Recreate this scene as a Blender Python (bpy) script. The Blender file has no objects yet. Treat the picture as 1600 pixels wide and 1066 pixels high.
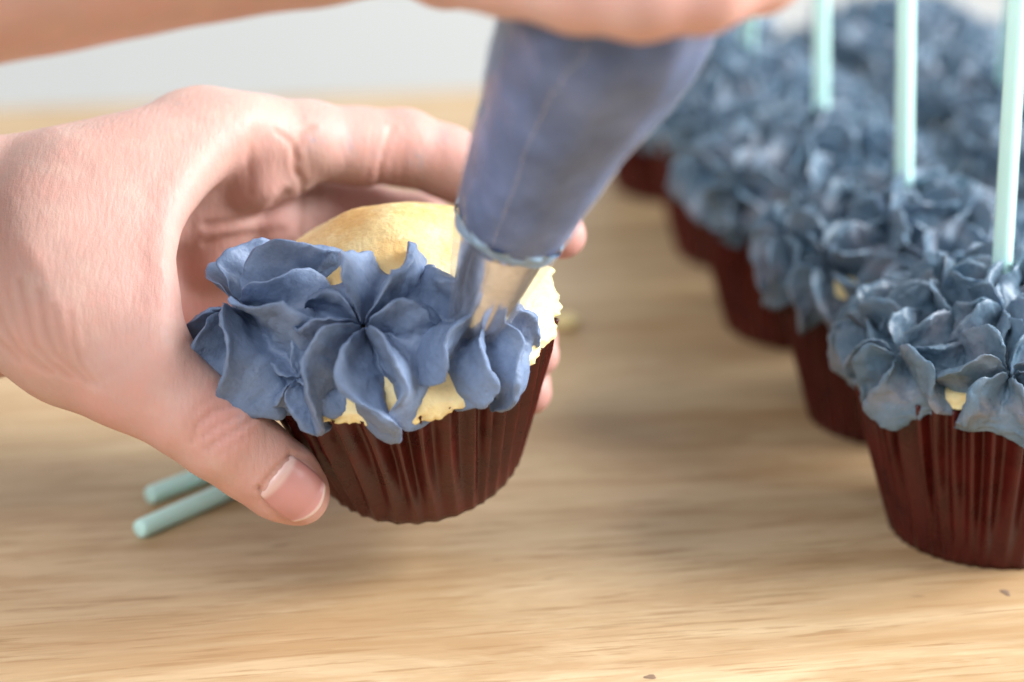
import bpy, math, random
import numpy as np
from mathutils import Matrix, Vector

R = math.radians
C = bpy.context.scene.collection
CM = 0.01

# ------------------------------------------------------------------ camera
FPX = 3587.0          # focal length in pixels of the 1600 px wide photograph
PITCH = R(20.0)
CAMH = 23.3           # cm above the table top
cam_d = bpy.data.cameras.new('camera')
cam = bpy.data.objects.new('camera', cam_d)
C.objects.link(cam)
cam_d.sensor_fit = 'HORIZONTAL'
cam_d.sensor_width = 22.3
cam_d.lens = 50.0
cam_d.clip_start = 0.01
cam_d.clip_end = 50
cam.location = (0, 0, CAMH * CM)
cam.rotation_euler = (math.pi / 2 - PITCH, 0, 0)
cam_d.dof.use_dof = True
cam_d.dof.focus_distance = 0.496
cam_d.dof.aperture_fstop = 3.8
bpy.context.scene.camera = cam

# ------------------------------------------------------------------ light
sc = bpy.context.scene
sc.view_settings.view_transform = 'Standard'
sc.view_settings.look = 'None'
sc.view_settings.exposure = 0.15
sc.view_settings.gamma = 1.0
w = bpy.data.worlds.new('World')
sc.world = w
w.use_nodes = True
w.node_tree.nodes['Background'].inputs[0].default_value = (0.95, 0.98, 1.0, 1)
w.node_tree.nodes['Background'].inputs[1].default_value = 0.38

def area(name, loc, target, sx, sy, power, col):
    l = bpy.data.lights.new(name, 'AREA')
    l.shape = 'RECTANGLE'; l.size = sx; l.size_y = sy
    l.energy = power; l.color = col
    o = bpy.data.objects.new(name, l)
    C.objects.link(o)
    o.location = loc
    o.rotation_euler = (Vector(target) - Vector(loc)).to_track_quat('-Z', 'Y').to_euler()
    return o
area('window_light', (1.02, 0.56, 0.62), (0.0, 0.50, 0.05), 0.7, 0.7, 34.0, (1.0, 0.995, 0.985))
area('room_light', (-0.45, -0.10, 0.82), (-0.05, 0.5, 0.05), 0.8, 0.8, 12.5, (0.98, 0.99, 1.0))

# ------------------------------------------------------------------ helpers
cp, sp = math.cos(PITCH), math.sin(PITCH)
CAMP = np.array([0, 0, CAMH]); RIGHT = np.array([1., 0, 0])
UP = np.array([0, sp, cp]); FWD = np.array([0, cp, -sp])

def U(px, py, d):
    """world point (cm) that lies d cm in front of the camera at a pixel"""
    return CAMP + RIGHT * ((px - 800) / FPX * d) + UP * ((533 - py) / FPX * d) + FWD * d

def T(px, py, z=0.0):
    r = RIGHT * ((px - 800) / FPX) + UP * ((533 - py) / FPX) + FWD
    return CAMP + r * ((z - CAMH) / r[2])

def proj(P):
    q = P - CAMP
    d = q @ FWD
    return 800 + FPX * (q @ RIGHT) / d, 533 - FPX * (q @ UP) / d, d

def tag(o, label=None, cat=None, group=None, kind=None):
    if label: o['label'] = label
    if cat: o['category'] = cat
    if group: o['group'] = group
    if kind: o['kind'] = kind
    return o

def link(name, me, parent=None):
    o = bpy.data.objects.new(name, me)
    C.objects.link(o)
    if parent is not None: o.parent = parent
    return o

def mesh(name, V, F, mat, smooth=True, attrs=None):
    me = bpy.data.meshes.new(name)
    V = np.asarray(V, dtype=np.float32) * CM
    F = [tuple(int(i) for i in f) for f in F] if not isinstance(F, np.ndarray) else F
    if isinstance(F, np.ndarray):
        k = F.shape[1]
        me.vertices.add(len(V)); me.vertices.foreach_set('co', V.ravel())
        me.loops.add(F.size); me.loops.foreach_set('vertex_index', F.astype(np.int32).ravel())
        me.polygons.add(len(F)); me.polygons.foreach_set('loop_start', np.arange(0, F.size, k, dtype=np.int32))
    else:
        me.from_pydata([tuple(v) for v in V], [], F)
    me.update(calc_edges=True)
    me.validate()
    me.polygons.foreach_set('use_smooth', [smooth] * len(me.polygons))
    if attrs:
        for k, a in attrs.items():
            at = me.attributes.new(k, 'FLOAT', 'POINT')
            at.data.foreach_set('value', np.asarray(a, dtype=np.float32))
    me.materials.append(mat)
    return me

def empty(name, M):
    o = bpy.data.objects.new(name, None)
    o.empty_display_size = 0.02
    C.objects.link(o)
    o.matrix_world = M
    return o

def grid_faces(n, m, closed):
    """n rows of m points; closed round m"""
    i = np.arange(n - 1)[:, None]; mm = m if closed else m - 1
    j = np.arange(mm)[None, :]; j2 = (j + 1) % m
    return np.stack([(i * m + j).ravel(), (i * m + j2).ravel(), ((i + 1) * m + j2).ravel(), ((i + 1) * m + j).ravel()], 1)

_rs = np.random.RandomState(7)
_LAT = _rs.rand(32, 32, 32).astype(np.float32)
def vnoise(P, scale):
    """smooth value noise in 0..1 at points P (n,3)"""
    q = np.asarray(P, dtype=np.float64) * scale + 100.37
    i = np.floor(q).astype(int); f = q - i; f = f * f * (3 - 2 * f)
    out = 0
    for dx in (0, 1):
        for dy in (0, 1):
            for dz in (0, 1):
                wgt = (f[:, 0] if dx else 1 - f[:, 0]) * (f[:, 1] if dy else 1 - f[:, 1]) * (f[:, 2] if dz else 1 - f[:, 2])
                out = out + wgt * _LAT[(i[:, 0] + dx) % 32, (i[:, 1] + dy) % 32, (i[:, 2] + dz) % 32]
    return out

def tube(pts, rad, n=24, caps=True):
    pts = [np.asarray(p, float) for p in pts]
    V = []; m = len(pts)
    up = np.array([0.13, 0.21, 0.97])
    for i, p in enumerate(pts):
        t = pts[min(i + 1, m - 1)] - pts[max(i - 1, 0)]; t /= np.linalg.norm(t)
        a = np.cross(t, up); a /= np.linalg.norm(a); b = np.cross(t, a)
        r = rad[i] if hasattr(rad, '__len__') else rad
        for k in range(n):
            th = 2 * math.pi * k / n
            V.append(p + r * (a * math.cos(th) + b * math.sin(th)))
    F = [tuple(f) for f in grid_faces(m, n, True)]
    if caps:
        F.append(tuple(range(n))[::-1]); F.append(tuple(range((m - 1) * n, m * n)))
    return V, F

# ------------------------------------------------------------------ materials
class NT:
    def __init__(s, name):
        s.m = bpy.data.materials.new(name); s.m.use_nodes = True
        s.t = s.m.node_tree; s.bsdf = s.t.nodes['Principled BSDF']; s.out = s.t.nodes['Material Output']
    def n(s, kind, **kw):
        nd = s.t.nodes.new(kind)
        for k, v in kw.items():
            if k.startswith('i_'):
                nd.inputs[k[2:].replace('_', ' ')].default_value = v
            else: setattr(nd, k, v)
        return nd
    def l(s, a, b): s.t.links.new(a, b)
    def coord(s, kind='Object', scale=(1, 1, 1), loc=(0, 0, 0), rot=(0, 0, 0)):
        tc = s.n('ShaderNodeTexCoord'); mp = s.n('ShaderNodeMapping')
        mp.inputs['Scale'].default_value = scale; mp.inputs['Location'].default_value = loc; mp.inputs['Rotation'].default_value = rot
        s.l(tc.outputs[kind], mp.inputs[0]); return mp.outputs[0]
    def noise(s, vec, scale, detail=4, rough=0.55, dist=0.0):
        nd = s.n('ShaderNodeTexNoise'); nd.inputs['Scale'].default_value = scale; nd.inputs['Detail'].default_value = detail
        nd.inputs['Roughness'].default_value = rough; nd.inputs['Distortion'].default_value = dist
        s.l(vec, nd.inputs['Vector']); return nd.outputs['Fac']
    def ramp(s, fac, stops):
        nd = s.n('ShaderNodeValToRGB'); e = nd.color_ramp.elements
        while len(e) < len(stops): e.new(0.5)
        for k, (p, c) in enumerate(stops):
            e[k].position = p; e[k].color = (c if len(c) == 4 else (*c, 1)) if hasattr(c, '__len__') else (c, c, c, 1)
        s.l(fac, nd.inputs[0]); return nd.outputs[0]
    def mix(s, fac, a, b, mode='MIX'):
        nd = s.n('ShaderNodeMix', data_type='RGBA', blend_type=mode)
        for v, i in ((fac, 0), (a, 6), (b, 7)):
            if isinstance(v, bpy.types.NodeSocket): s.l(v, nd.inputs[i])
            else: nd.inputs[i].default_value = v if not (hasattr(v, '__len__') and len(v) == 3) else (*v, 1)
        return nd.outputs[2]
    def math(s, op, a, b=0.0):
        nd = s.n('ShaderNodeMath', operation=op)
        for v, i in ((a, 0), (b, 1)):
            if isinstance(v, bpy.types.NodeSocket): s.l(v, nd.inputs[i])
            else: nd.inputs[i].default_value = v
        return nd.outputs[0]
    def bump(s, h, strength, dist, prev=None):
        nd = s.n('ShaderNodeBump'); nd.inputs['Strength'].default_value = strength; nd.inputs['Distance'].default_value = dist
        s.l(h, nd.inputs['Height'])
        if prev is not None: s.l(prev, nd.inputs['Normal'])
        return nd.outputs[0]
    def attr(s, name):
        nd = s.n('ShaderNodeAttribute'); nd.attribute_name = name; return nd.outputs['Fac']
    def set(s, **kw):
        for k, v in kw.items():
            i = s.bsdf.inputs[k.replace('_', ' ')]
            if isinstance(v, bpy.types.NodeSocket): s.l(v, i)
            else: i.default_value = v if not (hasattr(v, '__len__') and len(v) == 3 and i.type == 'RGBA') else (*v, 1)
        return s.m

def mat_frosting(name, c_lo, c_mid, c_hi, rough=0.5):
    t = NT(name); v = t.coord('Object')
    n1 = t.noise(v, 90, 3, 0.5); n2 = t.noise(v, 900, 3, 0.6)
    base = t.ramp(n1, [(0.32, c_lo), (0.52, c_mid), (0.70, c_hi)])
    base = t.mix(0.22, base, t.ramp(n2, [(0.3, 0.35), (0.6, 0.62)]), 'OVERLAY')
    vo = t.n('ShaderNodeTexVoronoi'); vo.inputs['Scale'].default_value = 260; t.l(v, vo.inputs['Vector'])
    pit = t.ramp(vo.outputs['Distance'], [(0.05, 0.0), (0.16, 1.0)])
    msk = t.ramp(t.noise(v, 170, 2), [(0.55, 1.0), (0.66, 0.0)])
    pit = t.math('MAXIMUM', pit, msk)
    b = t.bump(n2, 0.30, 0.0006); b = t.bump(pit, 0.5, 0.0004, b)
    b = t.bump(t.noise(v, 260, 3), 0.25, 0.0012, b)
    return t.set(Base_Color=base, Roughness=rough, Normal=b, Subsurface_Weight=0.12, Subsurface_Radius=(0.4, 0.6, 1.0),
                 Subsurface_Scale=0.0012, Specular_IOR_Level=0.35)
M_FROST = mat_frosting('frosting_blue', (0.122, 0.178, 0.295), (0.150, 0.213, 0.345), (0.182, 0.252, 0.395))
M_FROST2 = mat_frosting('frosting_slate', (0.086, 0.158, 0.232), (0.135, 0.20, 0.272), (0.21, 0.232, 0.29), 0.38)

def mat_wrapper():
    t = NT('greaseproof_paper'); v = t.coord('Object')
    n1 = t.noise(v, 120, 4); n2 = t.noise(v, 1500, 2)
    col = t.ramp(n1, [(0.3, (0.042, 0.0040, 0.0030)), (0.7, (0.080, 0.0076, 0.0056))])
    b = t.bump(n2, 0.12, 0.0002); b = t.bump(t.noise(v, 300, 3), 0.25, 0.0006, b)
    return t.set(Base_Color=col, Roughness=t.ramp(n1, [(0.3, 0.24), (0.7, 0.36)]), Normal=b, Specular_IOR_Level=0.34)
M_WRAP = mat_wrapper()

def mat_cake():
    t = NT('vanilla_cake'); v = t.coord('Object')
    n1 = t.noise(v, 75, 5, 0.6); n2 = t.noise(v, 700, 4, 0.65); n3 = t.noise(v, 240, 3)
    col = t.ramp(n1, [(0.30, (0.86, 0.74, 0.44)), (0.55, (0.84, 0.68, 0.35)), (0.72, (0.74, 0.47, 0.15))])
    bk = t.math('MULTIPLY', t.attr('bake'), t.ramp(t.noise(v, 70, 5, .6), [(0.36, 0.1), (0.64, 0.8)]))
    col = t.mix(bk, col, (0.70, 0.40, 0.12))
    col = t.mix(t.attr('crumb'), col, (0.84, 0.70, 0.36))
    col = t.mix(t.ramp(n3, [(0.62, 0.0), (0.72, 0.6)]), col, (0.90, 0.78, 0.48))
    b = t.bump(n2, 0.5, 0.0007); b = t.bump(n3, 0.4, 0.0012, b)
    return t.set(Base_Color=col, Roughness=0.5, Normal=b, Subsurface_Weight=0.2, Subsurface_Radius=(1, 0.6, 0.25), Subsurface_Scale=0.003,
                 Specular_IOR_Level=0.4)
M_CAKE = mat_cake()

def mat_skin():
    t = NT('skin'); v = t.coord('Object')
    n1 = t.noise(v, 55, 4, 0.55); n2 = t.noise(v, 1400, 3, 0.6)
    col = t.mix(n1, (0.565, 0.378, 0.33), (0.51, 0.308, 0.266))
    blo = t.noise(v, 170, 4, 0.6)
    col = t.mix(t.ramp(blo, [(0.45, 0.0), (0.68, 0.45)]), col, (0.62, 0.33, 0.275))
    col = t.mix(t.ramp(t.noise(v, 120, 3), [(0.52, 0.0), (0.72, 0.35)]), col, (0.62, 0.46, 0.39))
    col = t.mix(t.attr('red'), col, (0.63, 0.32, 0.29))
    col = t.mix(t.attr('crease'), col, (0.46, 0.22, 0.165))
    sm = t.math('MULTIPLY', t.attr('smudge'), t.ramp(t.noise(v, 500, 3), [(0.42, 0.0), (0.62, 1.0)]))
    col = t.mix(t.math('MULTIPLY', sm, .45), col, (0.30, 0.33, 0.42))
    va = t.n('ShaderNodeTexVoronoi'); va.inputs['Scale'].default_value = 900; va.feature = 'DISTANCE_TO_EDGE'
    t.l(t.coord('Object', (1, 1, 1.6)), va.inputs['Vector'])
    lines = t.ramp(va.outputs['Distance'], [(0.0, 0.0), (0.12, 1.0)])
    b = t.bump(lines, 0.14, 0.00012); b = t.bump(n2, 0.15, 0.0002, b)
    b = t.bump(t.noise(t.coord('Object', (300, 90, 90)), 3.0, 4), 0.30, 0.0008, b)
    return t.set(Base_Color=col, Roughness=t.ramp(n2, [(0.3, 0.42), (0.7, 0.56)]), Normal=b, Subsurface_Weight=0.28, Subsurface_Radius=(1, 0.33, 0.18),
                 Subsurface_Scale=0.0035, Specular_IOR_Level=0.34)
M_SKIN = mat_skin()

def mat_nail():
    t = NT('fingernail'); v = t.coord('Object')
    col = t.mix(t.attr('lunula'), (0.54, 0.26, 0.245), (0.66, 0.46, 0.43))
    col = t.mix(t.attr('free'), col, (0.74, 0.62, 0.56))
    return t.set(Base_Color=col, Roughness=0.36, Subsurface_Weight=0.2, Subsurface_Radius=(1, 0.4, 0.3), Subsurface_Scale=0.002,
                 Specular_IOR_Level=0.55, Normal=t.bump(t.noise(v, 300, 2), 0.05, 0.0005))
M_NAIL = mat_nail()

def mat_wood():
    t = NT('pine_wood')
    oi = t.n('ShaderNodeObjectInfo')
    tc = t.n('ShaderNodeTexCoord')
    ad = t.n('ShaderNodeVectorMath', operation='MULTIPLY_ADD')
    t.l(oi.outputs['Random'], ad.inputs[0]); ad.inputs[1].default_value = (3.7, 2.9, 1.3); t.l(tc.outputs['Object'], ad.inputs[2])
    def mp(sc_):
        m = t.n('ShaderNodeMapping'); m.inputs['Scale'].default_value = sc_; t.l(ad.outputs[0], m.inputs[0]); return m.outputs[0]
    band = t.noise(mp((2.4, 24, 24)), 1.0, 5, 0.6, 0.9)
    streak = t.noise(mp((6, 120, 120)), 1.0, 5, 0.62, 0.8)
    fine = t.noise(mp((90, 1100, 1100)), 1.0, 4, 0.6)
    blot = t.noise(mp((7, 11, 11)), 1.0, 3)
    col = t.ramp(band, [(0.28, (0.355, 0.226, 0.116)), (0.46, (0.48, 0.342, 0.198)), (0.68, (0.575, 0.438, 0.278))])
    col = t.mix(t.ramp(streak, [(0.36, 0.55), (0.55, 0.0)]), col, (0.37, 0.215, 0.095))
    col = t.mix(t.ramp(blot, [(0.35, 0.0), (0.75, 0.35)]), col, (0.66, 0.52, 0.34))
    col = t.mix(0.20, col, t.ramp(fine, [(0.3, 0.3), (0.62, 0.6)]), 'OVERLAY')
    pore = t.noise(mp((45, 700, 700)), 1.0, 4, 0.6)
    col = t.mix(t.ramp(pore, [(0.35, 0.75), (0.45, 0.0)]), col, (0.30, 0.18, 0.085))
    mot = t.noise(mp((7, 42, 42)), 1.0, 5, 0.65, 1.4)
    col = t.mix(t.ramp(mot, [(0.40, 0.6), (0.55, 0.0)]), col, (0.36, 0.22, 0.105))
    fl = t.noise(mp((55, 260, 260)), 1.0, 2, 0.5)
    col = t.mix(t.ramp(fl, [(0.73, 0.0), (0.78, 0.75)]), col, (0.20, 0.12, 0.07))
    # a few dents and knots of their own
    b = t.bump(fine, 0.2, 0.0002); b = t.bump(streak, 0.15, 0.0006, b)
    return t.set(Base_Color=col, Roughness=t.ramp(streak, [(0.3, 0.42), (0.7, 0.55)]), Normal=b, Specular_IOR_Level=0.4)
M_WOOD = mat_wood()

def mat_plain(name, col, rough, **kw):
    t = NT(name); v = t.coord('Object')
    n = t.noise(v, kw.pop('scale', 60), 4)
    c = t.mix(n, tuple(x * 0.93 for x in col), tuple(min(1, x * 1.05) for x in col))
    return t.set(Base_Color=c, Roughness=rough, Normal=t.bump(n, 0.08, 0.0006), **kw)
M_STICK = mat_plain('mint_plastic', (0.60, 0.96, 0.92), 0.38, Subsurface_Weight=0.15, Subsurface_Scale=0.002)
M_WALL = mat_plain('grey_wall', (0.70, 0.71, 0.70), 0.8, scale=4)
M_FLOOR = mat_plain('grey_floor', (0.62, 0.64, 0.63), 0.7, scale=6)
M_KNOT = mat_plain('knot_wood', (0.20, 0.13, 0.085), 0.7, scale=500)
M_FILL = mat_frosting('frosting_in_bag', (0.058, 0.105, 0.24), (0.088, 0.150, 0.325), (0.135, 0.21, 0.43), 0.45)
M_SMEAR = mat_plain('frosting_thin', (0.23, 0.36, 0.50), 0.4, scale=300)

def mat_metal():
    t = NT('brushed_steel'); v = t.coord('Object')
    n = t.noise(v, 400, 3)
    return t.set(Base_Color=t.ramp(n, [(0.3, (0.70, 0.69, 0.68)), (0.7, (0.84, 0.83, 0.82))]), Metallic=1.0, Roughness=0.16)
M_METAL = mat_metal()

def mat_film():
    t = NT('clear_film'); v = t.coord('Object')
    n = t.noise(v, 140, 3)
    b = t.bump(n, 0.35, 0.0015); b = t.bump(t.noise(t.coord('Object', (90, 90, 14)), 1.0, 3), 0.5, 0.003, b)
    tr = t.n('ShaderNodeBsdfTransparent'); tr.inputs[0].default_value = (0.95, 0.965, 0.99, 1)
    gl = t.n('ShaderNodeBsdfGlossy'); gl.inputs['Roughness'].default_value = 0.15; t.l(b, gl.inputs['Normal'])
    df = t.n('ShaderNodeBsdfDiffuse'); df.inputs[0].default_value = (0.80, 0.85, 0.95, 1)
    lw = t.n('ShaderNodeLayerWeight'); lw.inputs[0].default_value = 0.30; t.l(b, lw.inputs['Normal'])
    f = t.math('MINIMUM', t.math('MULTIPLY', lw.outputs['Fresnel'], 0.55), 0.22)
    m1 = t.n('ShaderNodeMixShader'); t.l(f, m1.inputs[0]); t.l(tr.outputs[0], m1.inputs[1]); t.l(gl.outputs[0], m1.inputs[2])
    lw2 = t.n('ShaderNodeLayerWeight'); lw2.inputs[0].default_value = 0.35
    f2 = t.math('ADD', t.math('MULTIPLY', lw2.outputs['Facing'], 0.14), 0.012)
    m2 = t.n('ShaderNodeMixShader'); t.l(f2, m2.inputs[0]); t.l(m1.outputs[0], m2.inputs[1]); t.l(df.outputs[0], m2.inputs[2])
    t.l(m2.outputs[0], t.out.inputs[0])
    return t.m
M_FILM = mat_film()

# ------------------------------------------------------------------ setting: wall, floor, table
wall = link('wall', mesh('wall', [(-250, 175, -75), (250, 175, -75), (250, 175, 160), (-250, 175, 160), (-250, 183, -75), (250, 183, -75), (250, 183, 160), (-250, 183, 160)],
            [(0, 1, 2, 3), (5, 4, 7, 6), (4, 0, 3, 7), (1, 5, 6, 2), (3, 2, 6, 7), (4, 5, 1, 0)], M_WALL, False))
tag(wall, 'pale grey wall beyond the back edge of the wooden table', 'wall', kind='structure')
floor = link('floor', mesh('floor', [(-250, -150, -75.4), (250, -150, -75.4), (250, 190, -75.4), (-250, 190, -75.4)], [(0, 1, 2, 3)], M_FLOOR, False))
tag(floor, 'pale grey floor under the wooden table', 'floor', kind='structure')

TROT = R(9.5)
table = empty('table', Matrix.Translation((0, 0.955, 0)) @ Matrix.Rotation(TROT, 4, 'Z'))
tag(table, 'light pine wood table with long horizontal grain under the cupcakes', 'table')
def plank(y0, y1):
    x0, x1, z0, z1, e = -110, 110, -2.6, 0.0, 0.05
    prof = [(y0 + .004, z0), (y0 + .004, z1 - e), (y0 + e, z1), (y1 - e, z1), (y1 - .004, z1 - e), (y1 - .004, z0)]
    V = [(x, y, z) for x in (x0, x1) for y, z in prof]; n = 6
    F = [(i, (i + 1) % n, n + (i + 1) % n, n + i) for i in range(n)]
    F = [f[::-1] for f in F] + [tuple(range(n)), tuple(range(2 * n - 1, n - 1, -1))]
    yc = (y0 + y1) / 2
    V = [(x, y - yc, z) for x, y, z in V]
    o = link('plank', mesh('plank', V, F, M_WOOD, False), table)
    o.location = (0, yc * CM, 0)
    return o
edges = [0.0, -17.0, -37.0, -61.0, -78.0, -95.0]
for a, b in zip(edges[1:], edges[:-1]): plank(a, b)
def knot(px, py, rx, ry, rot):
    c = T(px, py); n = 20
    V = []
    for k, s in ((0, 1.0), (1, .62), (2, .25)):
        for i in range(n):
            th = 2 * math.pi * i / n
            j = 1 + .18 * math.sin(3 * th + px)
            x, y = rx * s * j * math.cos(th), ry * s * j * math.sin(th)
            V.append((c[0] + x * math.cos(rot) - y * math.sin(rot), c[1] + x * math.sin(rot) + y * math.cos(rot), (.006, .022, .012)[k]))
    F = [tuple(f) for f in grid_faces(3, n, True)] + [tuple(range(2 * n, 3 * n))]
    V = np.array(V) ; V = (V - np.array([0, 95.5, 0])) @ np.array(Matrix.Rotation(TROT, 3, 'Z'))
    link('knot', mesh('knot', V, F, M_KNOT), table)
knot(1016, 1058, .13, .10, .1); knot(1571, 926, .09, .17, .3)

# ------------------------------------------------------------------ cupcake pieces (local frame, base at origin, cm)
def wrapper_mesh(rb, rt, h, n_pl, seed, lifts=()):
    rnd = np.random.RandomState(seed)
    ntheta = n_pl * 12; nz = 26
    th = np.linspace(0, 2 * np.pi, ntheta, endpoint=False)
    wid = rnd.uniform(0.65, 1.35, n_pl); cum = np.concatenate([[0], np.cumsum(wid)]) / wid.sum()
    u = th / (2 * np.pi)
    pl = np.interp(u, cum, np.arange(n_pl + 1))
    amp_pl = rnd.uniform(0.6, 1.25, n_pl + 1); amp_pl[-1] = amp_pl[0]
    V = []
    rows = [(0.0, 0.0), (0.90, 0.0)] + [(1.0, s) for s in np.linspace(0, 1, nz)]
    for k, (rr, s) in enumerate(rows):
        z = h * s
        r0 = rb + (rt - rb) * s
        wob = 0.10 * np.sin(th * 3 + seed + 2.2 * s) * s + 0.22 * np.interp(pl, np.arange(n_pl + 1), rnd.uniform(-1, 1, n_pl + 1) if k == 0 else V_ph) * np.sin(s * 3.0)
        if k == 0:
            V_ph = rnd.uniform(-1, 1, n_pl + 1); V_ph[-1] = V_ph[0]
        ph = pl + wob
        f = ph - np.floor(ph)
        rid = 1 - np.abs(2 * f - 1)                     # triangular pleat
        rid = .25 * (.5 - .5 * np.cos(np.pi * rid)) + .75 * rid ** 1.25
        a = np.interp(pl, np.arange(n_pl + 1), amp_pl) * (0.06 + 0.33 * min(1, s * 1.6))
        r = r0 + (rid - 0.5) * a
        if k == 0: r = r * 0 + 0.001
        if k == 1: r = r * 0.93
        if s == 1.0: z = h + 0.05 * np.sin(th * 5 + seed) + 0.04 * np.sin(th * 17)
        for la, lw_, lh in lifts:
            z = z + lh * s ** 2 * np.exp(-(((th - math.radians(la) + np.pi) % (2 * np.pi) - np.pi) / math.radians(lw_)) ** 2)
        V.append(np.stack([r * np.cos(th), r * np.sin(th), np.zeros_like(th) + z], 1))
    # inner wall so the paper has thickness
    for s in (1.0, 0.8):
        Vr = V[1 + int(round(s * nz))].copy() if s < 1 else V[-1].copy()
        q = np.linalg.norm(Vr[:, :2], axis=1, keepdims=True)
        Vr[:, :2] *= (q - 0.03) / q
        V.append(Vr)
    V = np.concatenate(V)
    return V, grid_faces(len(rows) + 2, ntheta, True)

def cake_mesh(rt, h, dome, seed, rough_side=None, over=0.12):
    n, m = 360, 60
    th = np.linspace(0, 2 * np.pi, n, endpoint=False)
    V = []; cr = []
    for k in range(m):
        s = k / (m - 1)
        if s < 0.18:
            q = s / 0.18
            rho = rt - 0.55 + (over + 0.55) * q ** 5; z = h - 0.7 + 0.7 * q; c = q ** 3
        elif s < 0.30:
            q = (s - 0.18) / 0.12
            rho = rt + over - 0.10 * q * q; z = h + 0.28 * q; c = 1 - q
        else:
            q = (s - 0.30) / 0.70
            rho = (rt + over - 0.10) * math.cos(q * math.pi / 2) ** 0.85 if q < 1 else 0.0
            z = h + 0.28 + (dome - 0.28) * (1 - (rho / (rt + over - .1)) ** 2.0); c = 0
        V.append(np.stack([rho * np.cos(th), rho * np.sin(th), np.full(n, z)], 1)); cr.append(np.full(n, c))
    V = np.concatenate(V); cr = np.concatenate(cr)
    rad = V * np.array([1, 1, 0.0]); rn = np.linalg.norm(rad, axis=1, keepdims=True) + 1e-6
    e = (vnoise(V + seed, 5.0) - .5) * 0.22 + (vnoise(V + seed, 11.0) - .5) * 0.16
    gate = (0.15 + 0.85 * cr) * np.clip(rn[:, 0] / 2.0 - .2, 0, 1)
    if rough_side is not None:
        az = np.arctan2(V[:, 1], V[:, 0])
        side = np.exp(-((az - rough_side) / 0.5) ** 2) * np.clip(cr + 0.35 * np.exp(-((rn[:, 0] - rt) / 0.35) ** 2), 0, 1)
        e = e + side * ((vnoise(V + seed, 3.1) - .3) * 0.34 + (vnoise(V * 1.13 + seed, 6.7) - .5) * .16 + (vnoise(V * .91 + seed, 15.3) - .5) * .09); cr = np.clip(cr + side, 0, 1)
    V = V + rad / rn * (e * gate)[:, None]
    V[:, 2] += (vnoise(V + 3 + seed, 1.1) - .5) * 0.22 * (V[:, 2] > h)
    if rough_side is not None:
        V[:, 2] += .42 * np.exp(-((V[:, 0] - .2) ** 2 + (V[:, 1] - 1.5) ** 2) / 1.7 ** 2) * (V[:, 2] > h)
    return V, grid_faces(m, n, True), {'crumb': cr, 'bake': np.clip((V[:, 2] - h - .55) / .9, 0, 1)}

CREST = np.array([(.06, .60), (.20, .95), (.50, 1.26), (.90, 1.32), (1.32, 1.14), (1.68, .78), (1.92, .30), (2.00, -.20), (1.90, -.55), (1.55, -.60), (1.1, -.55)])
GROOV = np.array([(.03, .46), (.10, .34), (.26, .24), (.50, .20), (.80, .19), (1.06, .12), (1.26, -.06), (1.38, -.24), (1.42, -.42), (1.34, -.55), (1.10, -.62)])
def spline(P, t):
    n = len(P) - 1
    x = np.clip(np.asarray(t) * n, 0, n - 1e-6); i = x.astype(int); f = (x - i)[:, None]
    g = lambda k: P[np.clip(i + k, 0, n)]
    p0, p1, p2, p3 = g(-1), g(0), g(1), g(2)
    return 0.5 * (2 * p1 + (p2 - p0) * f + (2 * p0 - 5 * p1 + 4 * p2 - p3) * f ** 2 + (3 * p1 - p0 - 3 * p2 + p3) * f ** 3)

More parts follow.
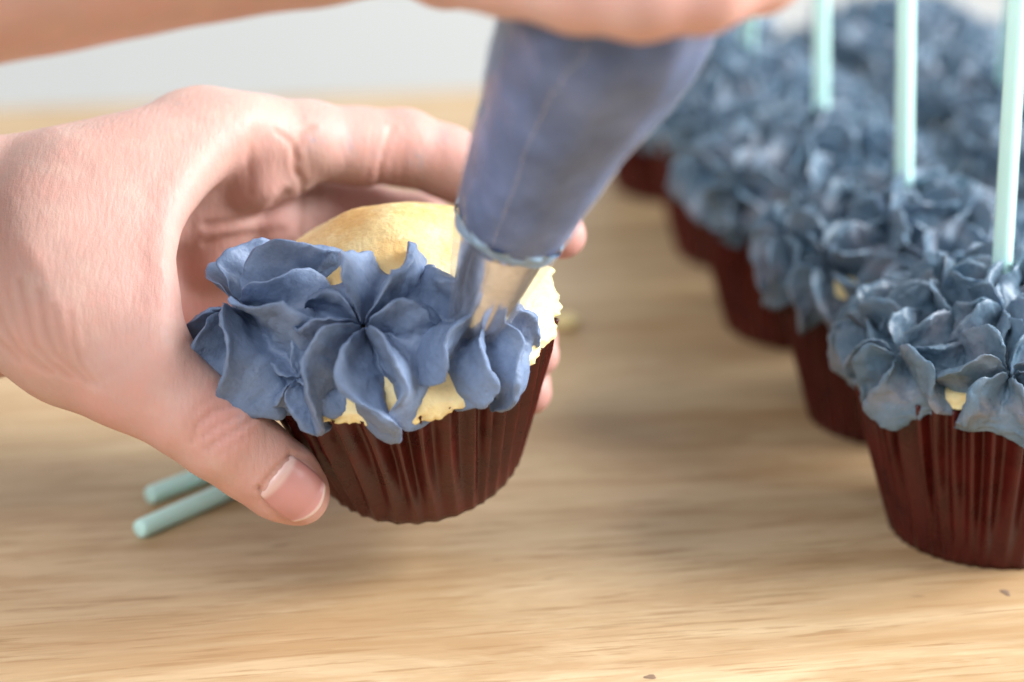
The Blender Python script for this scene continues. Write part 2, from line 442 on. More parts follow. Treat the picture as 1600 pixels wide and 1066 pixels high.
def rosette_mesh(petals, seed, size=1.0, ragged=0.05, wav=0.11):
    """star-tip dollop of buttercream; petals: (azimuth deg, length, height, lean amplitude, lean phase)"""
    rnd = np.random.RandomState(seed)
    P = sorted([(p[0] % 360, *p[1:]) for p in petals])
    n = len(P); nf, nt = 30, 58
    az = np.array([p[0] for p in P])
    nxt = np.roll(az, -1).copy(); nxt[-1] += 360
    bound = (az + nxt) / 2                                   # right boundary of each petal
    left = np.roll(bound, 1).copy(); left[0] -= 360
    ts = np.linspace(0, 1, nt)
    cre, gro = spline(CREST, ts), spline(GROOV, ts)
    V = np.zeros((nt, n * nf, 3))
    for k, p in enumerate(P):
        a0, L, H, amp, ph = p[0], p[1], p[2], p[3], p[4]
        fr = rnd.uniform(0.95, 1.4); curl = p[5] if len(p) > 5 else rnd.uniform(-.22, .22); ph2 = rnd.uniform(0, 6.28); thick = rnd.uniform(1.07, 1.13); rip = rnd.uniform(.04, .09); rf_ = rnd.uniform(2.2, 3.6)
        u = np.linspace(-1, 1, nf, endpoint=False)
        u = np.sign(u) * np.abs(u) ** 1.5                    # denser near the crest
        ang = np.where(u < 0, a0 + u * (a0 - left[k]), a0 + u * (bound[k] - a0))
        tri = np.clip((1 - np.abs(u)) * thick, 0, 1)
        c = tri ** 1.95
        c = np.where(c > .97, .97 + (c - .97) * 0.6, c) / .988
        for j, t in enumerate(ts):
            env = min(1, t * 4)
            lean = (amp * .66 * math.sin(2 * math.pi * fr * t + ph) + curl * t + rip * math.sin(2 * math.pi * rf_ * t + ph2)) * env
            ruf = 1 + wav * 0.5 * math.sin(9 * t + ph2) * t
            rho = gro[j, 0] + (cre[j, 0] * L * ruf - gro[j, 0]) * c
            z = gro[j, 1] + (cre[j, 1] * (H if cre[j, 1] > 0 else L) - gro[j, 1]) * c
            th = np.radians(ang) + lean * c ** 1.4
            V[j, k * nf:(k + 1) * nf, 0] = rho * np.cos(th)
            V[j, k * nf:(k + 1) * nf, 1] = rho * np.sin(th)
            V[j, k * nf:(k + 1) * nf, 2] = z
    V = V.reshape(-1, 3)
    d = np.stack([vnoise(V + seed * 1.7 + s, 2.6) - .5 for s in (0, 11, 23)], 1) * 0.16
    d += np.stack([vnoise(V + seed * 1.7 + s, 9.0) - .5 for s in (0, 11, 23)], 1) * ragged
    V = (V + d) * size
    F = grid_faces(nt, n * nf, True)
    return V, F

def rand_petals(rnd, n=None):
    n = n or rnd.choice([7, 7, 8, 8])
    return [(360 * k / n + rnd.uniform(-12, 12), rnd.uniform(.85, 1.1), rnd.uniform(.8, 1.2), rnd.uniform(.22, .5) * rnd.choice((-1, 1, 1)), rnd.uniform(-.8, .8)) for k in range(n)]

def place(M, o): o.matrix_local = M
def at_local(x, y, z, tilt_az, tilt, spin):
    return (Matrix.Translation((x * CM, y * CM, z * CM)) @ Matrix.Rotation(tilt_az, 4, 'Z') @ Matrix.Rotation(tilt, 4, 'Y')
            @ Matrix.Rotation(spin - tilt_az, 4, 'Z'))

# ------------------------------------------------------------------ the cupcake held in the hand
HH, HRT, HRB = 4.2, 3.45, 2.42
held_R = Matrix.Rotation(R(-5.5), 4, 'Y') @ Matrix.Rotation(R(22), 4, 'X')
zdir = np.array(held_R.to_3x3() @ Vector((0, 0, 1)))
base = U(622, 492, 51.0) - HH * zdir
held = empty('cupcake', Matrix.Translation(Vector(base) * CM) @ held_R)
tag(held, 'half frosted vanilla cupcake held up in the hand with bare yellow cake showing', 'cupcake')
HELD = held.matrix_world.copy()
V, F = wrapper_mesh(HRB, HRT - .06, HH - .12, 42, 3, ((-52, 34, .42), (-118, 24, .22), (8, 22, -.38))); link('wrapper', mesh('wrapper', V, F, M_WRAP), held)
V, F, A = cake_mesh(HRT - .02, HH, 1.66, 5, rough_side=0.12, over=0.12); link('cake', mesh('cake', V, F, M_CAKE, attrs=A), held)
def held_rosette(x, y, z, tilt, petals, seed, size, **kw):
    V, F = rosette_mesh(petals, seed, size, **kw)
    o = link('frosting_rosette', mesh('frosting_rosette', V, F, M_FROST), held)
    place(at_local(x, y, z, math.atan2(y, x), tilt, 0), o)
held_rosette(-.45, -1.84, 5.34, R(30), [(92, .86, 1.25, .24, 0, .05), (46, .98, .86, -.28, .3, .1), (4, .72, .80, .25, 0, 0), (-58, 1.08, 1.0, .40, -.2, -.14), (-96, 1.10, 1.0, -.56, .2, -.10), (-146, 1.10, 1.08, -.46, .1, .22), (178, .80, .95, .3, .2, 0), (134, .74, .85, -.3, .2, 0)], 21, 1.08, ragged=.07)
held_rosette(-2.92, -.62, 4.88, R(33), [(100, .80, .95, .30, 0, .1), (62, .86, 1.05, .32, 0, .1), (22, 1.10, .85, .30, .2, .1), (-12, .86, .85, -.3, .2, .1), (-44, 1.18, 1.05, -.34, 0, -.05), (-86, 1.14, 1.05, .45, .1, -.1), (-128, 1.18, .95, .45, .1, -.12), (176, 1.0, .8, .35, 0, -.1)], 22, 1.08, ragged=.07)
held_rosette(-1.92, -2.32, 4.70, R(50), [(-150, .9, .7, .3, .2, 0), (-100, 1.0, .8, -.3, .1, 0), (-50, 1.0, .7, .3, .2, 0), (10, .9, .6, .3, .2, 0), (80, .9, .6, .2, .1, 0), (140, .9, .6, .2, .1, 0)], 27, .62, ragged=.07)
held_rosette(1.80, -1.68, 5.10, R(30), [(-142, 1.04, .90, -.36, .1, .26), (-97, 1.0, .72, -.40, .2, .1), (-52, .94, .72, .36, .2, -.1), (8, .74, .7, .3, 0, 0), (75, .60, .6, -.3, 0, 0), (148, .90, 1.0, .3, .3, 0)], 23, .98, ragged=.07)

# ------------------------------------------------------------------ cupcakes standing on the table
rng = np.random.RandomState(12)
ros_lib = []
for s in range(8):
    V, F = rosette_mesh(rand_petals(rng), 40 + s, 0.75, ragged=0.09, wav=.2)
    ros_lib.append(mesh('frosting_rosette', V, F, M_FROST2))
TH, TRT, TRB = 4.25, 3.4, 2.45
wrap_lib = [mesh('wrapper', *wrapper_mesh(TRB, TRT, TH - .1, 40, s), M_WRAP) for s in (8, 14)]
V, F, A = cake_mesh(TRT - .02, TH, .95, 9, over=.06); cake_m = mesh('cake', V, F, M_CAKE, attrs=A)
row0 = T(1548, 822)
back = np.array([-math.sin(R(10)), math.cos(R(10)), 0]); side = np.array([math.cos(R(10)), math.sin(R(10)), 0])
GROUP = 'frosted cupcakes standing in rows on the table'
def table_cupcake(pos, spin, seed, label, n_out=9, n_in=5, extra=True):
    rnd = np.random.RandomState(seed)
    root = empty('cupcake', Matrix.Translation(Vector(pos) * CM) @ Matrix.Rotation(spin, 4, 'Z'))
    tag(root, label, 'cupcake', GROUP)
    link('wrapper', wrap_lib[seed % 2], root); link('cake', cake_m, root)
    k0 = rnd.randint(6)
    for k in range(n_out):
        a = 2 * math.pi * k / n_out + rnd.uniform(-.12, .12)
        o = link('frosting_rosette', ros_lib[(k0 + k * 5 + rnd.randint(2)) % 8], root)
        rr = 2.82 + rnd.uniform(-.12, .15)
        place(at_local(rr * math.cos(a), rr * math.sin(a), 4.66 + rnd.uniform(-.1, .15), a, R(42 + rnd.uniform(-6, 8)), rnd.uniform(0, 6.28)) @ Matrix.Scale(rnd.uniform(.95, 1.1), 4), o)
    for k in range(n_in):
        a = 2 * math.pi * k / n_in + rnd.uniform(-.2, .2) + .4
        o = link('frosting_rosette', ros_lib[rnd.randint(8)], root)
        place(at_local(1.45 * math.cos(a), 1.45 * math.sin(a), 5.50 + rnd.uniform(-.1, .15), a, R(18), rnd.uniform(0, 6.28)), o)
    o = link('frosting_rosette', ros_lib[rnd.randint(8)], root); place(at_local(.1, .1, 5.85, 0, 0, rnd.uniform(0, 6.28)), o)
    return root
spots = [  # (row, number back, label)
    (0, 0, 'front cupcake at the right edge with the sharpest frosting and a mint stick leaning right'),
    (0, 1, 'cupcake directly behind the front one, with the sharper upright mint stick'),
    (0, 2, 'third cupcake back in the near row, upright mint stick in its top'),
    (0, 3, 'fourth cupcake back in the near row, partly behind the piping bag edge'),
    (0, 4, 'fifth cupcake back in the near row, its wrapper just right of the piping bag'),
    (1, 1, 'blurred cupcake at the right picture edge beside the second of the near row'),
    (1, 2, 'blurred dark cupcake right of the near row, with a mint stick at the top right'),
    (1, 3, 'blurred dark blue far row cupcake behind the tall upright mint stick'),
    (1, 4, 'farthest blurred cupcake of the far row, close to the top edge'),
]
tops = {}
for i, (rw, k, lab) in enumerate(spots):
    p = row0 + back * 7.5 * k + side * 8.0 * rw + np.array([rng.uniform(-.25, .25), rng.uniform(-.2, .2), 0]) * (i > 0)
    table_cupcake(p, rng.uniform(0, 6.28) if i else 0.35, 60 + i, lab)
    tops[(rw, k)] = p

# ------------------------------------------------------------------ mint sticks
SG = 'mint green lollipop sticks'
def stick(a, b, label, r=0.235):
    a = np.array(a); b = np.array(b); t = (b - a) / np.linalg.norm(b - a); L = np.linalg.norm(b - a)
    fr = [(0, .72), (.03, .88), (.09, .98), (.16, 1), (L / 2, 1), (L - .16, 1), (L - .09, .98), (L - .03, .88), (L, .72)]
    V, F = tube([t * x for x, _ in fr], [r * q for _, q in fr], 24)
    o = link('lollipop_stick', mesh('lollipop_stick', V, F, M_STICK))
    o.location = Vector(a) * CM
    tag(o, label, 'lollipop stick', SG)
def stick_in(key, px0, py0, px1, label):
    p = tops[key]; d = (np.array([p[0], p[1], 6.3]) - CAMP) @ FWD
    a = U(px0, py0, d); b = U(px1, 0, d - 1.5)
    t = (b - a) / np.linalg.norm(b - a)
    stick(a - t * 1.6, a + t * 13.5, label)
stick_in((0, 0), 1564, 440, 1591, 'mint stick leaning right out of the front cupcake')
stick_in((0, 1), 1412, 300, 1416, 'upright mint stick in the cupcake just behind the front one')
stick_in((0, 2), 1283, 172, 1284, 'upright mint stick in the third cupcake back, left of the tall sharper ones')
stick_in((0, 3), 1168, 62, 1172, 'mostly hidden blurred mint stick tip beside the piping hand')
stick_in((1, 2), 1575, 70, 1583, 'blurred mint stick at the top right behind the leaning one')
a, b = T(216, 828, .235), T(420, 738, .235); b = a + (b - a) / np.linalg.norm(b - a) * 15; stick(a, b, 'nearer of the two mint sticks lying on the table under the thumb')
a, b = T(232, 775, .235), T(420, 703, .235); b = a + (b - a) / np.linalg.norm(b - a) * 15; stick(a, b, 'farther of the two mint sticks lying on the table under the thumb')

# ------------------------------------------------------------------ hands as implicit surfaces
def cap(P, a, b, ra, rb):
    ba = b - a
    h = np.clip(((P - a) @ ba) / (ba @ ba), 0, 1)
    q = P - a - h[:, None] * ba
    return np.sqrt((q * q).sum(1)) - (ra + (rb - ra) * h)
def smin(a, b, k):
    h = np.maximum(k - np.abs(a - b), 0) / k
    return np.minimum(a, b) - h * h * k * .25
def chain(P, pts, k=.12):
    d = None
    for (a, b) in zip(pts[:-1], pts[1:]):
        e = cap(P, a[0], b[0], a[1], b[1]); d = e if d is None else smin(d, e, k)
    return d
def pt(px, py, d, r): return (U(px, py, d).astype(np.float32), r)

def surface_nets(sdf, lo, hi, h):
    n = np.ceil((hi - lo) / h).astype(int) + 1
    ax = [lo[i] + h * np.arange(n[i]) for i in range(3)]
    F = np.full(n, 1.0, dtype=np.float32)
    # coarse pass to find active blocks
    B = 6
    cb = np.ceil(n / B).astype(int)
    cc = np.stack(np.meshgrid(*[lo[i] + h * (np.arange(cb[i]) * B + B / 2) for i in range(3)], indexing='ij'), -1).reshape(-1, 3)
    act = np.abs(sdf(cc.astype(np.float32))) < h * B * 1.35
    cidx = np.stack(np.meshgrid(*[np.arange(c) for c in cb], indexing='ij'), -1).reshape(-1, 3)
    sgn = sdf(cc.astype(np.float32))
    for blk, s in zip(cidx, sgn):
        if s < 0: F[blk[0] * B:blk[0] * B + B, blk[1] * B:blk[1] * B + B, blk[2] * B:blk[2] * B + B] = -1
    off = np.stack(np.meshgrid(*[np.arange(B)] * 3, indexing='ij'), -1).reshape(-1, 3)
    ids = (cidx[act][:, None, :] * B + off[None]).reshape(-1, 3)
    ids = ids[(ids < n).all(1)]
    for s in range(0, len(ids), 400000):
        I = ids[s:s + 400000]
        F[I[:, 0], I[:, 1], I[:, 2]] = sdf((lo + h * I).astype(np.float32))
    neg = F < 0
    cnt = sum(neg[dx:n[0] - 1 + dx, dy:n[1] - 1 + dy, dz:n[2] - 1 + dz].astype(np.int8) for dx in (0, 1) for dy in (0, 1) for dz in (0, 1))
    cells = np.argwhere((cnt > 0) & (cnt < 8))
    idx = np.full(n - 1, -1, dtype=np.int32); idx[cells[:, 0], cells[:, 1], cells[:, 2]] = np.arange(len(cells))
    corners = [(dx, dy, dz) for dx in (0, 1) for dy in (0, 1) for dz in (0, 1)]
    acc = np.zeros((len(cells), 3)); num = np.zeros(len(cells))
    for a in corners:
        for axis in range(3):
            if a[axis]: continue
            b = list(a); b[axis] = 1
            fa = F[cells[:, 0] + a[0], cells[:, 1] + a[1], cells[:, 2] + a[2]]; fb = F[cells[:, 0] + b[0], cells[:, 1] + b[1], cells[:, 2] + b[2]]
            m = (fa < 0) != (fb < 0)
            t = np.where(m, fa / np.where(m, fa - fb, 1), 0)
            p = np.array(a, float)[None] + np.eye(3)[axis][None] * t[:, None]
            acc[m] += p[m]; num[m] += 1
    V = lo + h * (cells + acc / num[:, None])
    Fs = []
    for axis in range(3):
        o1, o2 = (axis + 1) % 3, (axis + 2) % 3
        sl0 = [slice(1, -1)] * 3; sl0[axis] = slice(0, -1)
        sl1 = [slice(1, -1)] * 3; sl1[axis] = slice(1, None)
        A_, B_ = neg[tuple(sl0)], neg[tuple(sl1)]
        E = np.argwhere(A_ != B_)
        flip = A_[E[:, 0], E[:, 1], E[:, 2]]
        base_ = E.copy(); base_[:, o1] += 1; base_[:, o2] += 1
        def g(d1, d2):
            q = base_.copy(); q[:, o1] -= d1; q[:, o2] -= d2
            return idx[q[:, 0], q[:, 1], q[:, 2]]
        quad = np.stack([g(1, 1), g(0, 1), g(0, 0), g(1, 0)], 1)
        quad[~flip] = quad[~flip][:, ::-1]
        Fs.append(quad[(quad >= 0).all(1)])
    return V, np.concatenate(Fs)

def grad(sdf, V, e=.02):
    V = V.astype(np.float32); g = []
    for i in range(3):
        d = np.zeros(3, np.float32); d[i] = e
        g.append(sdf(V + d) - sdf(V - d))
    g = np.stack(g, 1); return g / (np.linalg.norm(g, axis=1, keepdims=True) + 1e-9)

def poly_dist(px, py, line):
    best = np.full(px.shape, 1e9)
    for (x0, y0), (x1, y1) in zip(line[:-1], line[1:]):
        dx, dy = x1 - x0, y1 - y0
        t = np.clip(((px - x0) * dx + (py - y0) * dy) / (dx * dx + dy * dy), 0, 1)
        best = np.minimum(best, np.hypot(px - x0 - t * dx, py - y0 - t * dy))
    return best

# ---- the hand that holds the cupcake (fingers wrap behind it, thumb in front)
W_I, W_P = pt(-40, 345, 51.5, 1.75), pt(-40, 440, 52.8, 1.85)
K_I, K_M, K_R, K_P = pt(318, 212, 53.3, 1.02), pt(330, 320, 54.8, 1.02), pt(330, 425, 55.8, 1.0), pt(318, 520, 55.9, .92)
fingers = [
    [pt(300, 216, 53.2, 1.0), pt(400, 217, 53.8, 1.0), pt(480, 222, 54.4, .93), pt(560, 229, 55.0, .90), pt(630, 231, 55.4, .90), pt(700, 254, 55.6, .84), pt(775, 292, 55.5, .82), pt(845, 340, 54.9, .72), pt(878, 367, 54.4, .57)],
    [pt(330, 320, 54.8, 1.0), pt(450, 325, 56.0, .95), pt(560, 338, 56.9, .86), pt(650, 362, 57.2, .92), pt(730, 420, 57.0, .82), pt(790, 482, 56.4, .80), pt(822, 528, 55.4, .70), pt(836, 553, 54.6, .58)],
    [pt(330, 425, 55.8, 1.0), pt(470, 440, 57.2, .92), pt(600, 475, 58.0, .88), pt(700, 530, 57.6, .80), pt(770, 575, 56.8, .76), pt(814, 600, 55.6, .66), pt(826, 612, 54.8, .56)],
    [pt(318, 520, 55.9, .92), pt(430, 550, 57.6, .78), pt(540, 590, 58.2, .74), pt(620, 640, 57.8, .68), pt(690, 680, 56.9, .56)],
]
thumb = [pt(40, 462, 50.6, 1.66), pt(120, 515, 49.8, 1.55), pt(210, 578, 49.4, 1.25), pt(290, 640, 49.3, .98), pt(346, 681, 49.5, .95), pt(395, 718, 49.9, .88), pt(440, 751, 50.3, .84), pt(468, 772, 50.5, .68)]
web = [(pt(380, 190, 53.0, .60), pt(120, 300, 51.4, 1.5)), (pt(322, 233, 52.2, .45), pt(90, 360, 50.8, 1.6)), (pt(280, 284, 51.3, .38), pt(70, 410, 50.3, 1.7)),
       (pt(252, 345, 50.5, .36), pt(80, 450, 50.0, 1.6)), (pt(237, 420, 49.6, .38), pt(110, 480, 49.5, 1.5)), (pt(236, 492, 49.4, .5), pt(150, 530, 49.6, 1.25))]
pads = [(pt(395, 268, 54.0, .95), pt(440, 262, 54.4, .80)), (pt(420, 345, 55.3, .85), pt(445, 350, 55.7, .75)), (pt(330, 400, 55.0, .95), pt(380, 430, 55.9, .85))]
WEB = []
for q in np.linspace(0, len(web) - 1, 16):
    i = min(int(q), len(web) - 2); f_ = q - i
    L = lambda e: ((web[i][e][0] * (1 - f_) + web[i + 1][e][0] * f_).astype(np.float32), web[i][e][1] * (1 - f_) + web[i + 1][e][1] * f_)
    WEB.append((L(0), L(1)))
def sdf_left(P):
    palm = cap(P, W_I[0], K_I[0], 1.6, .98)
    for a, b, ra, rb in ((W_I, K_M, 1.6, 1.0), (W_P, K_R, 1.6, 1.0), (W_P, K_P, 1.6, .95), (K_I, K_M, 1.0, 1.0), (K_M, K_R, 1.0, 1.0), (K_R, K_P, 1.0, .92)):
        palm = smin(palm, cap(P, a[0], b[0], ra, rb), .7)
    arm = cap(P, U(0, 410, 52.2).astype(np.float32), U(-900, 640, 57).astype(np.float32), 2.5, 3.0)
    palm = smin(palm, arm, .8)
    for a, b in WEB: palm = smin(palm, cap(P, a[0], b[0], a[1], b[1]), .5)
    palm = smin(palm, chain(P, thumb[:3], .4), .7)
    for a, b in pads: palm = smin(palm, cap(P, a[0], b[0], a[1], b[1]), .22)
    f = None
    for c in fingers:
        e = chain(P, c, .25); f = e if f is None else smin(f, e, .06)
    f2 = chain(P, thumb[2:], .3)
    d = smin(palm, f, .35)
    return smin(d, f2, .45)

creases = [  # (polyline in photograph pixels, width px, depth cm, depth window)
    ([(30, 440), (43, 500), (54, 538), (79, 566), (110, 590)], 5, .05, 51), ([(60, 455), (72, 515), (86, 552), (112, 576), (136, 597)], 5, .05, 51),
    ([(-10, 460), (5, 510), (28, 544), (60, 572), (80, 582)], 5, .045, 51), ([(108, 490), (116, 538), (127, 570), (150, 600)], 5, .04, 51), ([(84, 480), (95, 528), (106, 560), (125, 585)], 4, .03, 51), ([(10, 450), (22, 500), (40, 540), (70, 575)], 4, .025, 51),
    ([(-30, 470), (-10, 525), (30, 562)], 5, .04, 51), ([(130, 510), (140, 560), (165, 605)], 5, .02, 51),
    ([(300, 690), (308, 662), (340, 638), (378, 628)], 4.5, .045, 51.6), ([(322, 702), (350, 682), (385, 662), (402, 645)], 4.5, .05, 51.6), ([(316, 682), (350, 660), (372, 648)], 4, .035, 51.6),
    ([(290, 668), (305, 640), (335, 618)], 4, .02, 51.6), ([(345, 708), (372, 690), (400, 672)], 4, .02, 51.6),
    ([(405, 764), (426, 737), (453, 711)], 4, .07, 51.6), ([(404, 762), (420, 792), (445, 814), (470, 820)], 4, .07, 51.6), ([(453, 711), (486, 720), (510, 750)], 4, .04, 51.6),
    ([(612, 200), (600, 235), (594, 262), (592, 290)], 4, .05, 58), ([(634, 225), (630, 255), (630, 290)], 4, .025, 58), ([(690, 240), (688, 290)], 5, .015, 58),
    ([(486, 200), (470, 212), (458, 238), (462, 268), (474, 285)], 5, .055, 58), ([(430, 205), (452, 222), (466, 250)], 4, .035, 58),
    ([(322, 352), (352, 349), (415, 332), (446, 302)], 6, .08, 58), ([(322, 380), (350, 372), (440, 360)], 6, .05, 58), ([(395, 205), (388, 250), (390, 300)], 7, .03, 58),
    ([(470, 290), (474, 330), (468, 365)], 4, .05, 60), ([(498, 292), (500, 330)], 4, .03, 60),
    ([(150, 600), (200, 560), (235, 520)], 8, .015, 50),
]
def build_hand(name, sdf, lo, hi, h, crs, red_spots, smudges):
    V, F = surface_nets(sdf, lo, hi, h)
    for _ in range(2):
        V = V - grad(sdf, V) * sdf(V.astype(np.float32))[:, None] * .9
    N = grad(sdf, V)
    px, py, dd = proj(V)
    view = (V - CAMP); view /= np.linalg.norm(view, axis=1, keepdims=True)
    facing = np.clip(-(N * view).sum(1) * 3, 0, 1)
    disp = (vnoise(V, .9) - .5) * .05 + (vnoise(V, 2.4) - .5) * .018
    cr = np.zeros(len(V))
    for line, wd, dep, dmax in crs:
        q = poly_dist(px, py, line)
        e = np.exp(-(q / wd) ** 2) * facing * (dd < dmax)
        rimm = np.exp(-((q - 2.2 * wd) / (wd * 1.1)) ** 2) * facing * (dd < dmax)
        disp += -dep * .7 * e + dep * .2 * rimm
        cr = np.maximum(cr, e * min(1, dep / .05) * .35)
    red = np.zeros(len(V)); smu = np.zeros(len(V))
    for p, r, a in red_spots:
        red = np.maximum(red, a * np.exp(-(np.linalg.norm(V - p, axis=1) / r) ** 2))
    for x, y, r in smudges:
        smu = np.maximum(smu, np.exp(-(np.hypot(px - x, py - y) / r) ** 2) * (facing > 0.2))
    V = V + N * disp[:, None]
    red = np.clip(red + (vnoise(V, 1.3) - .5) * .3, 0, 1)
    return mesh(name, V, F, M_SKIN, attrs={'red': red, 'crease': cr, 'smudge': smu})

reds = [(U(875, 365, 54.4), 1.3, .9), (U(830, 555, 55), 1.2, .9), (U(820, 612, 55), 1.2, .9), (U(400, 270, 53), 1.2, .6), (U(430, 345, 54.5), 1.0, .6),
        (U(300, 420, 54.5), 1.6, .95), (U(300, 500, 54.5), 1.6, 1.0), (U(455, 762, 49.7), 1.2, .55), (U(340, 670, 48.6), .9, .7), (U(390, 790, 50), .8, .5), (U(610, 250, 54.5), 1.1, .65), (U(690, 230, 54.6), 1.2, .5),
        (U(540, 200, 54), 1.1, .4), (U(290, 430, 48.5), 1.2, .6), (U(275, 330, 50), .9, .4), (U(220, 620, 49), 1.3, .5), (U(60, 600, 53), 1.5, .6), (U(560, 340, 56), 1.6, .7), (U(120, 350, 50), 1.0, .25)]
smud = [(490, 222, 14), (545, 225, 16), (690, 215, 10), (655, 250, 16), (590, 240, 8), (836, 598, 6), (375, 655, 7)]
lo = np.minimum.reduce([U(-330, 60, 50), U(-330, 860, 46), U(950, 60, 60), U(950, 860, 45), U(-330, 860, 60)]) - 1
hi = np.maximum.reduce([U(-330, 60, 50), U(-330, 60, 60), U(950, 60, 60), U(950, 860, 60), U(950, 400, 45)]) + 1
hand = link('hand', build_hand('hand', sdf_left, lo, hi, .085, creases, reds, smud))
tag(hand, 'bare hand wrapped round the half frosted cupcake, thumb and nail in front', 'hand')

# thumbnail: a curved plate set on the thumb
def nail(center, tipdir, halfw, halfl, sdf, parent, view_dir):
    n1, n2 = 28, 30
    t = tipdir / np.linalg.norm(tipdir)
    vdir = view_dir - (view_dir @ t) * t; vdir /= np.linalg.norm(vdir)
    s = np.cross(t, vdir)
    P = []; lun = []; fre = []
    for i in range(n2):
        v = -1 + 2 * i / (n2 - 1)
        for j in range(n1):
            u = -1 + 2 * j / (n1 - 1)
            ww = 1 - .10 * max(0, -v) ** 2 - .30 * max(0, v - .35) ** 2
            vv = v + (.20 * (u * u) if v < 0 else -.30 * u * u * max(0, v)) * min(1, abs(v) + .1)
            P.append(center + s * (u * halfw * ww) + t * (vv * halfl))
            lun.append(max(0, min(1, (-.72 - v + .16 * (1 - u * u)) * 6))); fre.append(max(0, min(1, (v - .86) * 9)))
    P = np.array(P); Q = P - vdir * 3.0
    for _ in range(60):
        Q = Q + vdir * (sdf(Q.astype(np.float32)) * .6)[:, None]
    N = grad(sdf, Q)
    uu = np.tile(np.linspace(-1, 1, n1), n2); vv = np.repeat(np.linspace(-1, 1, n2), n1)
    edge = np.clip((np.maximum(np.abs(uu), -vv) - .84) / .16, 0, 1)
    lift = .042 - .075 * edge ** 2 + .035 * np.clip((vv - .7) / .3, 0, 1)
    lift += .035 * (1 - uu ** 2)
    V = Q + N * lift[:, None]
    Vb = Q - N * .08
    m = n1 * n2
    F = [tuple(f) for f in grid_faces(n2, n1, False)]
    ring = list(range(n1)) + [r * n1 + n1 - 1 for r in range(1, n2)] + [m - 2 - k for k in range(n1 - 1)] + [r * n1 for r in range(n2 - 2, 0, -1)]
    for a, b in zip(ring, ring[1:] + ring[:1]): F.append((b, a, m + a, m + b))
    me = mesh('thumbnail', np.concatenate([V, Vb]), F, M_NAIL, attrs={'lunula': lun + [0] * m, 'free': fre + [0] * m})
    return link('thumbnail', me, parent)
vd = U(455, 762, 50.3) - CAMP; vd /= np.linalg.norm(vd)
nail(U(460, 767, 49.6), U(490, 795, 50.0) - U(410, 728, 49.2), .62, .68, sdf_left, hand, vd + UP * .05)

# ---- the hand that squeezes the bag, with its forearm, crossing the top of the picture
rf = [
    [pt(700, -60, 42.0, .85), pt(790, -48, 40.6, .80), pt(900, -22, 39.6, .80), pt(1000, -12, 39.4, .82), pt(1100, -18, 39.7, .76), pt(1190, -42, 40.6, .70), pt(1250, -68, 41.6, .60)],
    [pt(690, -190, 42.0, .95), pt(800, -190, 40.2, .9), pt(930, -170, 39.0, .9), pt(1060, -165, 39.0, .9), pt(1180, -180, 39.9, .8), pt(1260, -205, 41.2, .66)],
    [pt(680, -330, 42.2, 1.0), pt(800, -345, 40.2, .95), pt(930, -330, 38.9, .95), pt(1070, -325, 38.9, .92), pt(1190, -340, 40.0, .82), pt(1265, -365, 41.4, .68)],
    [pt(680, -470, 42.6, 1.0), pt(800, -495, 40.6, .95), pt(930, -490, 39.2, .95), pt(1060, -480, 39.2, .9), pt(1170, -490, 40.4, .8), pt(1240, -505, 41.6, .66)],
]
rth = [pt(660, -420, 45.5, 1.4), pt(800, -520, 46.5, 1.15), pt(960, -560, 46.3, 1.0), pt(1090, -590, 45.6, .75)]
RW = pt(480, -200, 42.5, 2.3)
def sdf_right(P):
    d = cap(P, U(-900, -8, 41.5).astype(np.float32), RW[0], 3.15, 2.42)
    for a in ((690, -90), (690, -210), (690, -340), (690, -460)):
        d = smin(d, cap(P, RW[0], U(a[0], a[1], 42.4).astype(np.float32), 1.9, 1.05), .8)
    d = smin(d, chain(P, rth, .4), .8)
    f = None
    for c in rf:
        e = chain(P, c, .25); f = e if f is None else smin(f, e, .08)
    return smin(d, f, .5)
lo = np.minimum.reduce([U(-330, -740, 38), U(-330, 200, 38), U(1400, 200, 48), U(-330, 200, 48), U(-330, -740, 37)]) - 1
hi = np.maximum.reduce([U(-330, -740, 48), U(-330, 200, 48), U(1400, 200, 48), U(1400, -740, 48)]) + 1
reds2 = [(U(1150, 0, 39.5), 2.0, .4), (U(1250, -50, 41), 1.2, .6), (U(200, 40, 39), 3.0, .3)]
hand2 = link('hand', build_hand('hand', sdf_right, lo, hi, .14, [], reds2, []))
tag(hand2, 'blurred hand and forearm across the top squeezing the piping bag', 'hand')

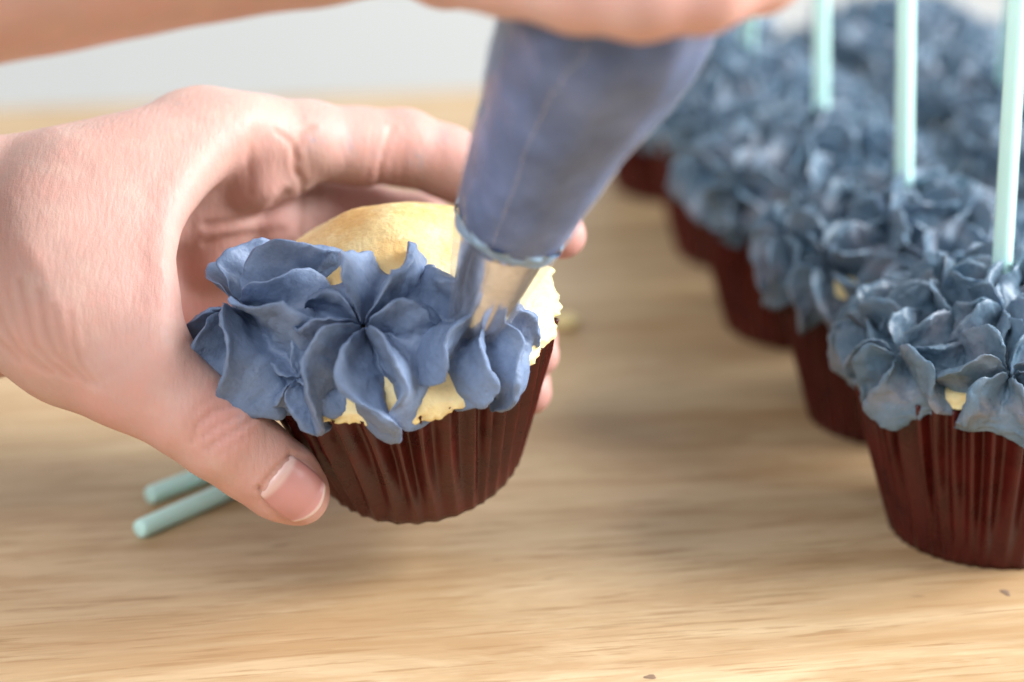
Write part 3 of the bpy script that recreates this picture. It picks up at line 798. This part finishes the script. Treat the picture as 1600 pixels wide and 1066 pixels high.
# ------------------------------------------------------------------ piping bag
axis_px = [(739, 520, 49.1), (744, 500, 48.9), (781, 390, 47.5), (806, 330, 46.8), (866, 190, 45.0), (938, 50, 43.2), (960, 0, 42.5), (985, -80, 41.6), (1000, -220, 41.2), (1010, -420, 41.2), (1030, -620, 41.2)]
bag_r = [.60, .64, 1.06, 1.27, 1.57, 1.98, 2.02, 1.75, 1.55, 1.6, 2.2]
AX = np.array([U(*p) for p in axis_px]); BR = np.array(bag_r)
ts = np.linspace(0, 1, len(AX))
bag = empty('piping_bag', Matrix.Translation(Vector(AX[1]) * CM))
tag(bag, 'clear piping bag full of blue frosting with a metal tip on the cupcake', 'piping bag')
O = AX[1]
def bag_shape(t0, t1, m, n, off, wob=0.0, twob=None):
    u = np.linspace(t0, t1, m)
    P = np.stack([np.interp(u, ts, AX[:, i]) for i in range(3)], 1); r = np.interp(u, ts, BR)
    # soften the polyline a little
    for _ in range(3):
        P[1:-1] = (P[:-2] + 2 * P[1:-1] + P[2:]) / 4; r[1:-1] = (r[:-2] + 2 * r[1:-1] + r[2:]) / 4
    V = []
    for i in range(m):
        tt = P[min(i + 1, m - 1)] - P[max(i - 1, 0)]; tt /= np.linalg.norm(tt)
        a = np.cross(tt, FWD); a /= np.linalg.norm(a); b = np.cross(a, tt)
        th = 2 * np.pi * np.arange(n) / n
        V.append(P[i] + (r[i] + off) * (np.cos(th)[:, None] * a + np.sin(th)[:, None] * b))
    V = np.concatenate(V)
    if wob:
        C_ = np.repeat(P, n, 0); q = V - C_; q /= np.linalg.norm(q, axis=1, keepdims=True)
        tw = np.tile(2 * np.pi * np.arange(n) / n, m); sw = np.repeat(np.linspace(0, 1, m), n)
        V = V + q * (.07 * sw ** 1.5 * np.sin(6 * tw + 5 * sw) + .05 * sw * np.sin(11 * tw - 7 * sw))[:, None]
        V = V + q * ((vnoise(V, 1.1) - .5) * wob + (vnoise(V, 2.7) - .5) * wob * .5)[:, None]
    return V, grid_faces(m, n, True)
def tparam(i): return i / (len(AX) - 1)
V, F = bag_shape(tparam(.9), 1.0, 90, 64, 0.0, .10)
film = link('bag_film', mesh('bag_film', V - O, F[:, ::-1].copy(), M_FILM), bag)
V, F = bag_shape(tparam(2.72), tparam(9), 70, 64, -.06, .06)
m_, n_ = 70, 64
c0 = V[:n_].mean(0); tdir = V[n_:2 * n_].mean(0) - c0; tdir /= np.linalg.norm(tdir)
th = 2 * np.pi * np.arange(n_) / n_
caprows = []
for s in (.15, .6, .9):
    caprows.append(c0 + (V[:n_] - c0) * s - tdir * (.22 * (1 - s * s)) + tdir * 0)
V = np.concatenate(caprows + [V])
F = grid_faces(m_ + 3, n_, True); F = [tuple(f) for f in F] + [tuple(range(n_))[::-1]]
link('frosting_filling', mesh('frosting_filling', V - O, F, M_FILL), bag)
# thin smear of frosting where the filling meets the tip
V, F = bag_shape(tparam(2.56), tparam(2.84), 14, 64, -.035, .05)
k = np.arange(64)
V[:64] += tdir * (0.10 * np.sin(3 * 2 * np.pi * k / 64)[:, None])
link('frosting_smear', mesh('frosting_smear', V - O, F, M_SMEAR), bag)
# metal tip: a cone that ends in an open star
def tip_mesh():
    n, m = 84, 40
    V = []
    p0, p1 = AX[0] - (AX[1] - AX[0]) * .3, AX[2] + (AX[3] - AX[2]) * .55
    tt = (p1 - p0) / np.linalg.norm(p1 - p0); a = np.cross(tt, FWD); a /= np.linalg.norm(a); b = np.cross(a, tt)
    th = 2 * np.pi * np.arange(n) / n
    rows = [(s, 0.0) for s in np.linspace(0, 1, m)]
    for s, _ in rows:
        r = .50 + (.98 - .50) * s ** .9
        star = max(0, 1 - s / .22)
        f = (th * 7 / (2 * np.pi)) % 1
        rr = r * (1 - .55 * star * (1 - np.abs(2 * f - 1)))
        if s > .95: rr = rr + .05
        zig = .20 * star ** 2 * np.abs(2 * f - 1)
        c = p0 + (p1 - p0) * s
        V.append(c + rr[:, None] * (np.cos(th)[:, None] * a + np.sin(th)[:, None] * b) - zig[:, None] * tt)
    V = np.concatenate(V)
    return V, grid_faces(m, n, True)
V, F = tip_mesh()
link('metal_tip', mesh('metal_tip', V - O, F, M_METAL), bag)
# welded seam running down the film
V, F = bag_shape(tparam(1.2), tparam(8), 80, 64, .015, .10)
V = V.reshape(80, 64, 3)
k = 49
A1 = V[:, k]; A2 = V[:, k] * .86 + V[:, k + 1] * .14; rad = A1 - V.mean(1); rad /= np.linalg.norm(rad, axis=1, keepdims=True)
SV = np.concatenate([np.stack([A1, A1 + rad * .012, A2 + rad * .012, A2], 1).reshape(-1, 3)])
link('seam', mesh('seam', SV - O, grid_faces(80, 4, True), M_FILM), film)

# ------------------------------------------------------------------ a crumb on the table
u_ = np.linspace(0, np.pi, 16); n_ = 24; th = 2 * np.pi * np.arange(n_) / n_
V = np.concatenate([np.stack([.42 * math.sin(a) * np.cos(th), .30 * math.sin(a) * np.sin(th), np.full(n_, .20 - .20 * math.cos(a))], 1) for a in u_])
V = V + (np.stack([vnoise(V + q, 6.0) for q in (0, 9, 17)], 1) - .5) * .16
V[:, 2] = np.maximum(V[:, 2], .004)
cr_ = link('crumb', mesh('crumb', V, grid_faces(16, n_, True), M_CAKE, attrs={'crumb': np.ones(len(V)), 'bake': np.zeros(len(V))}))
cr_.location = Vector(T(884, 512)) * CM
tag(cr_, 'small pale crumb lying on the bare table between the held cupcake and the row', 'crumb')
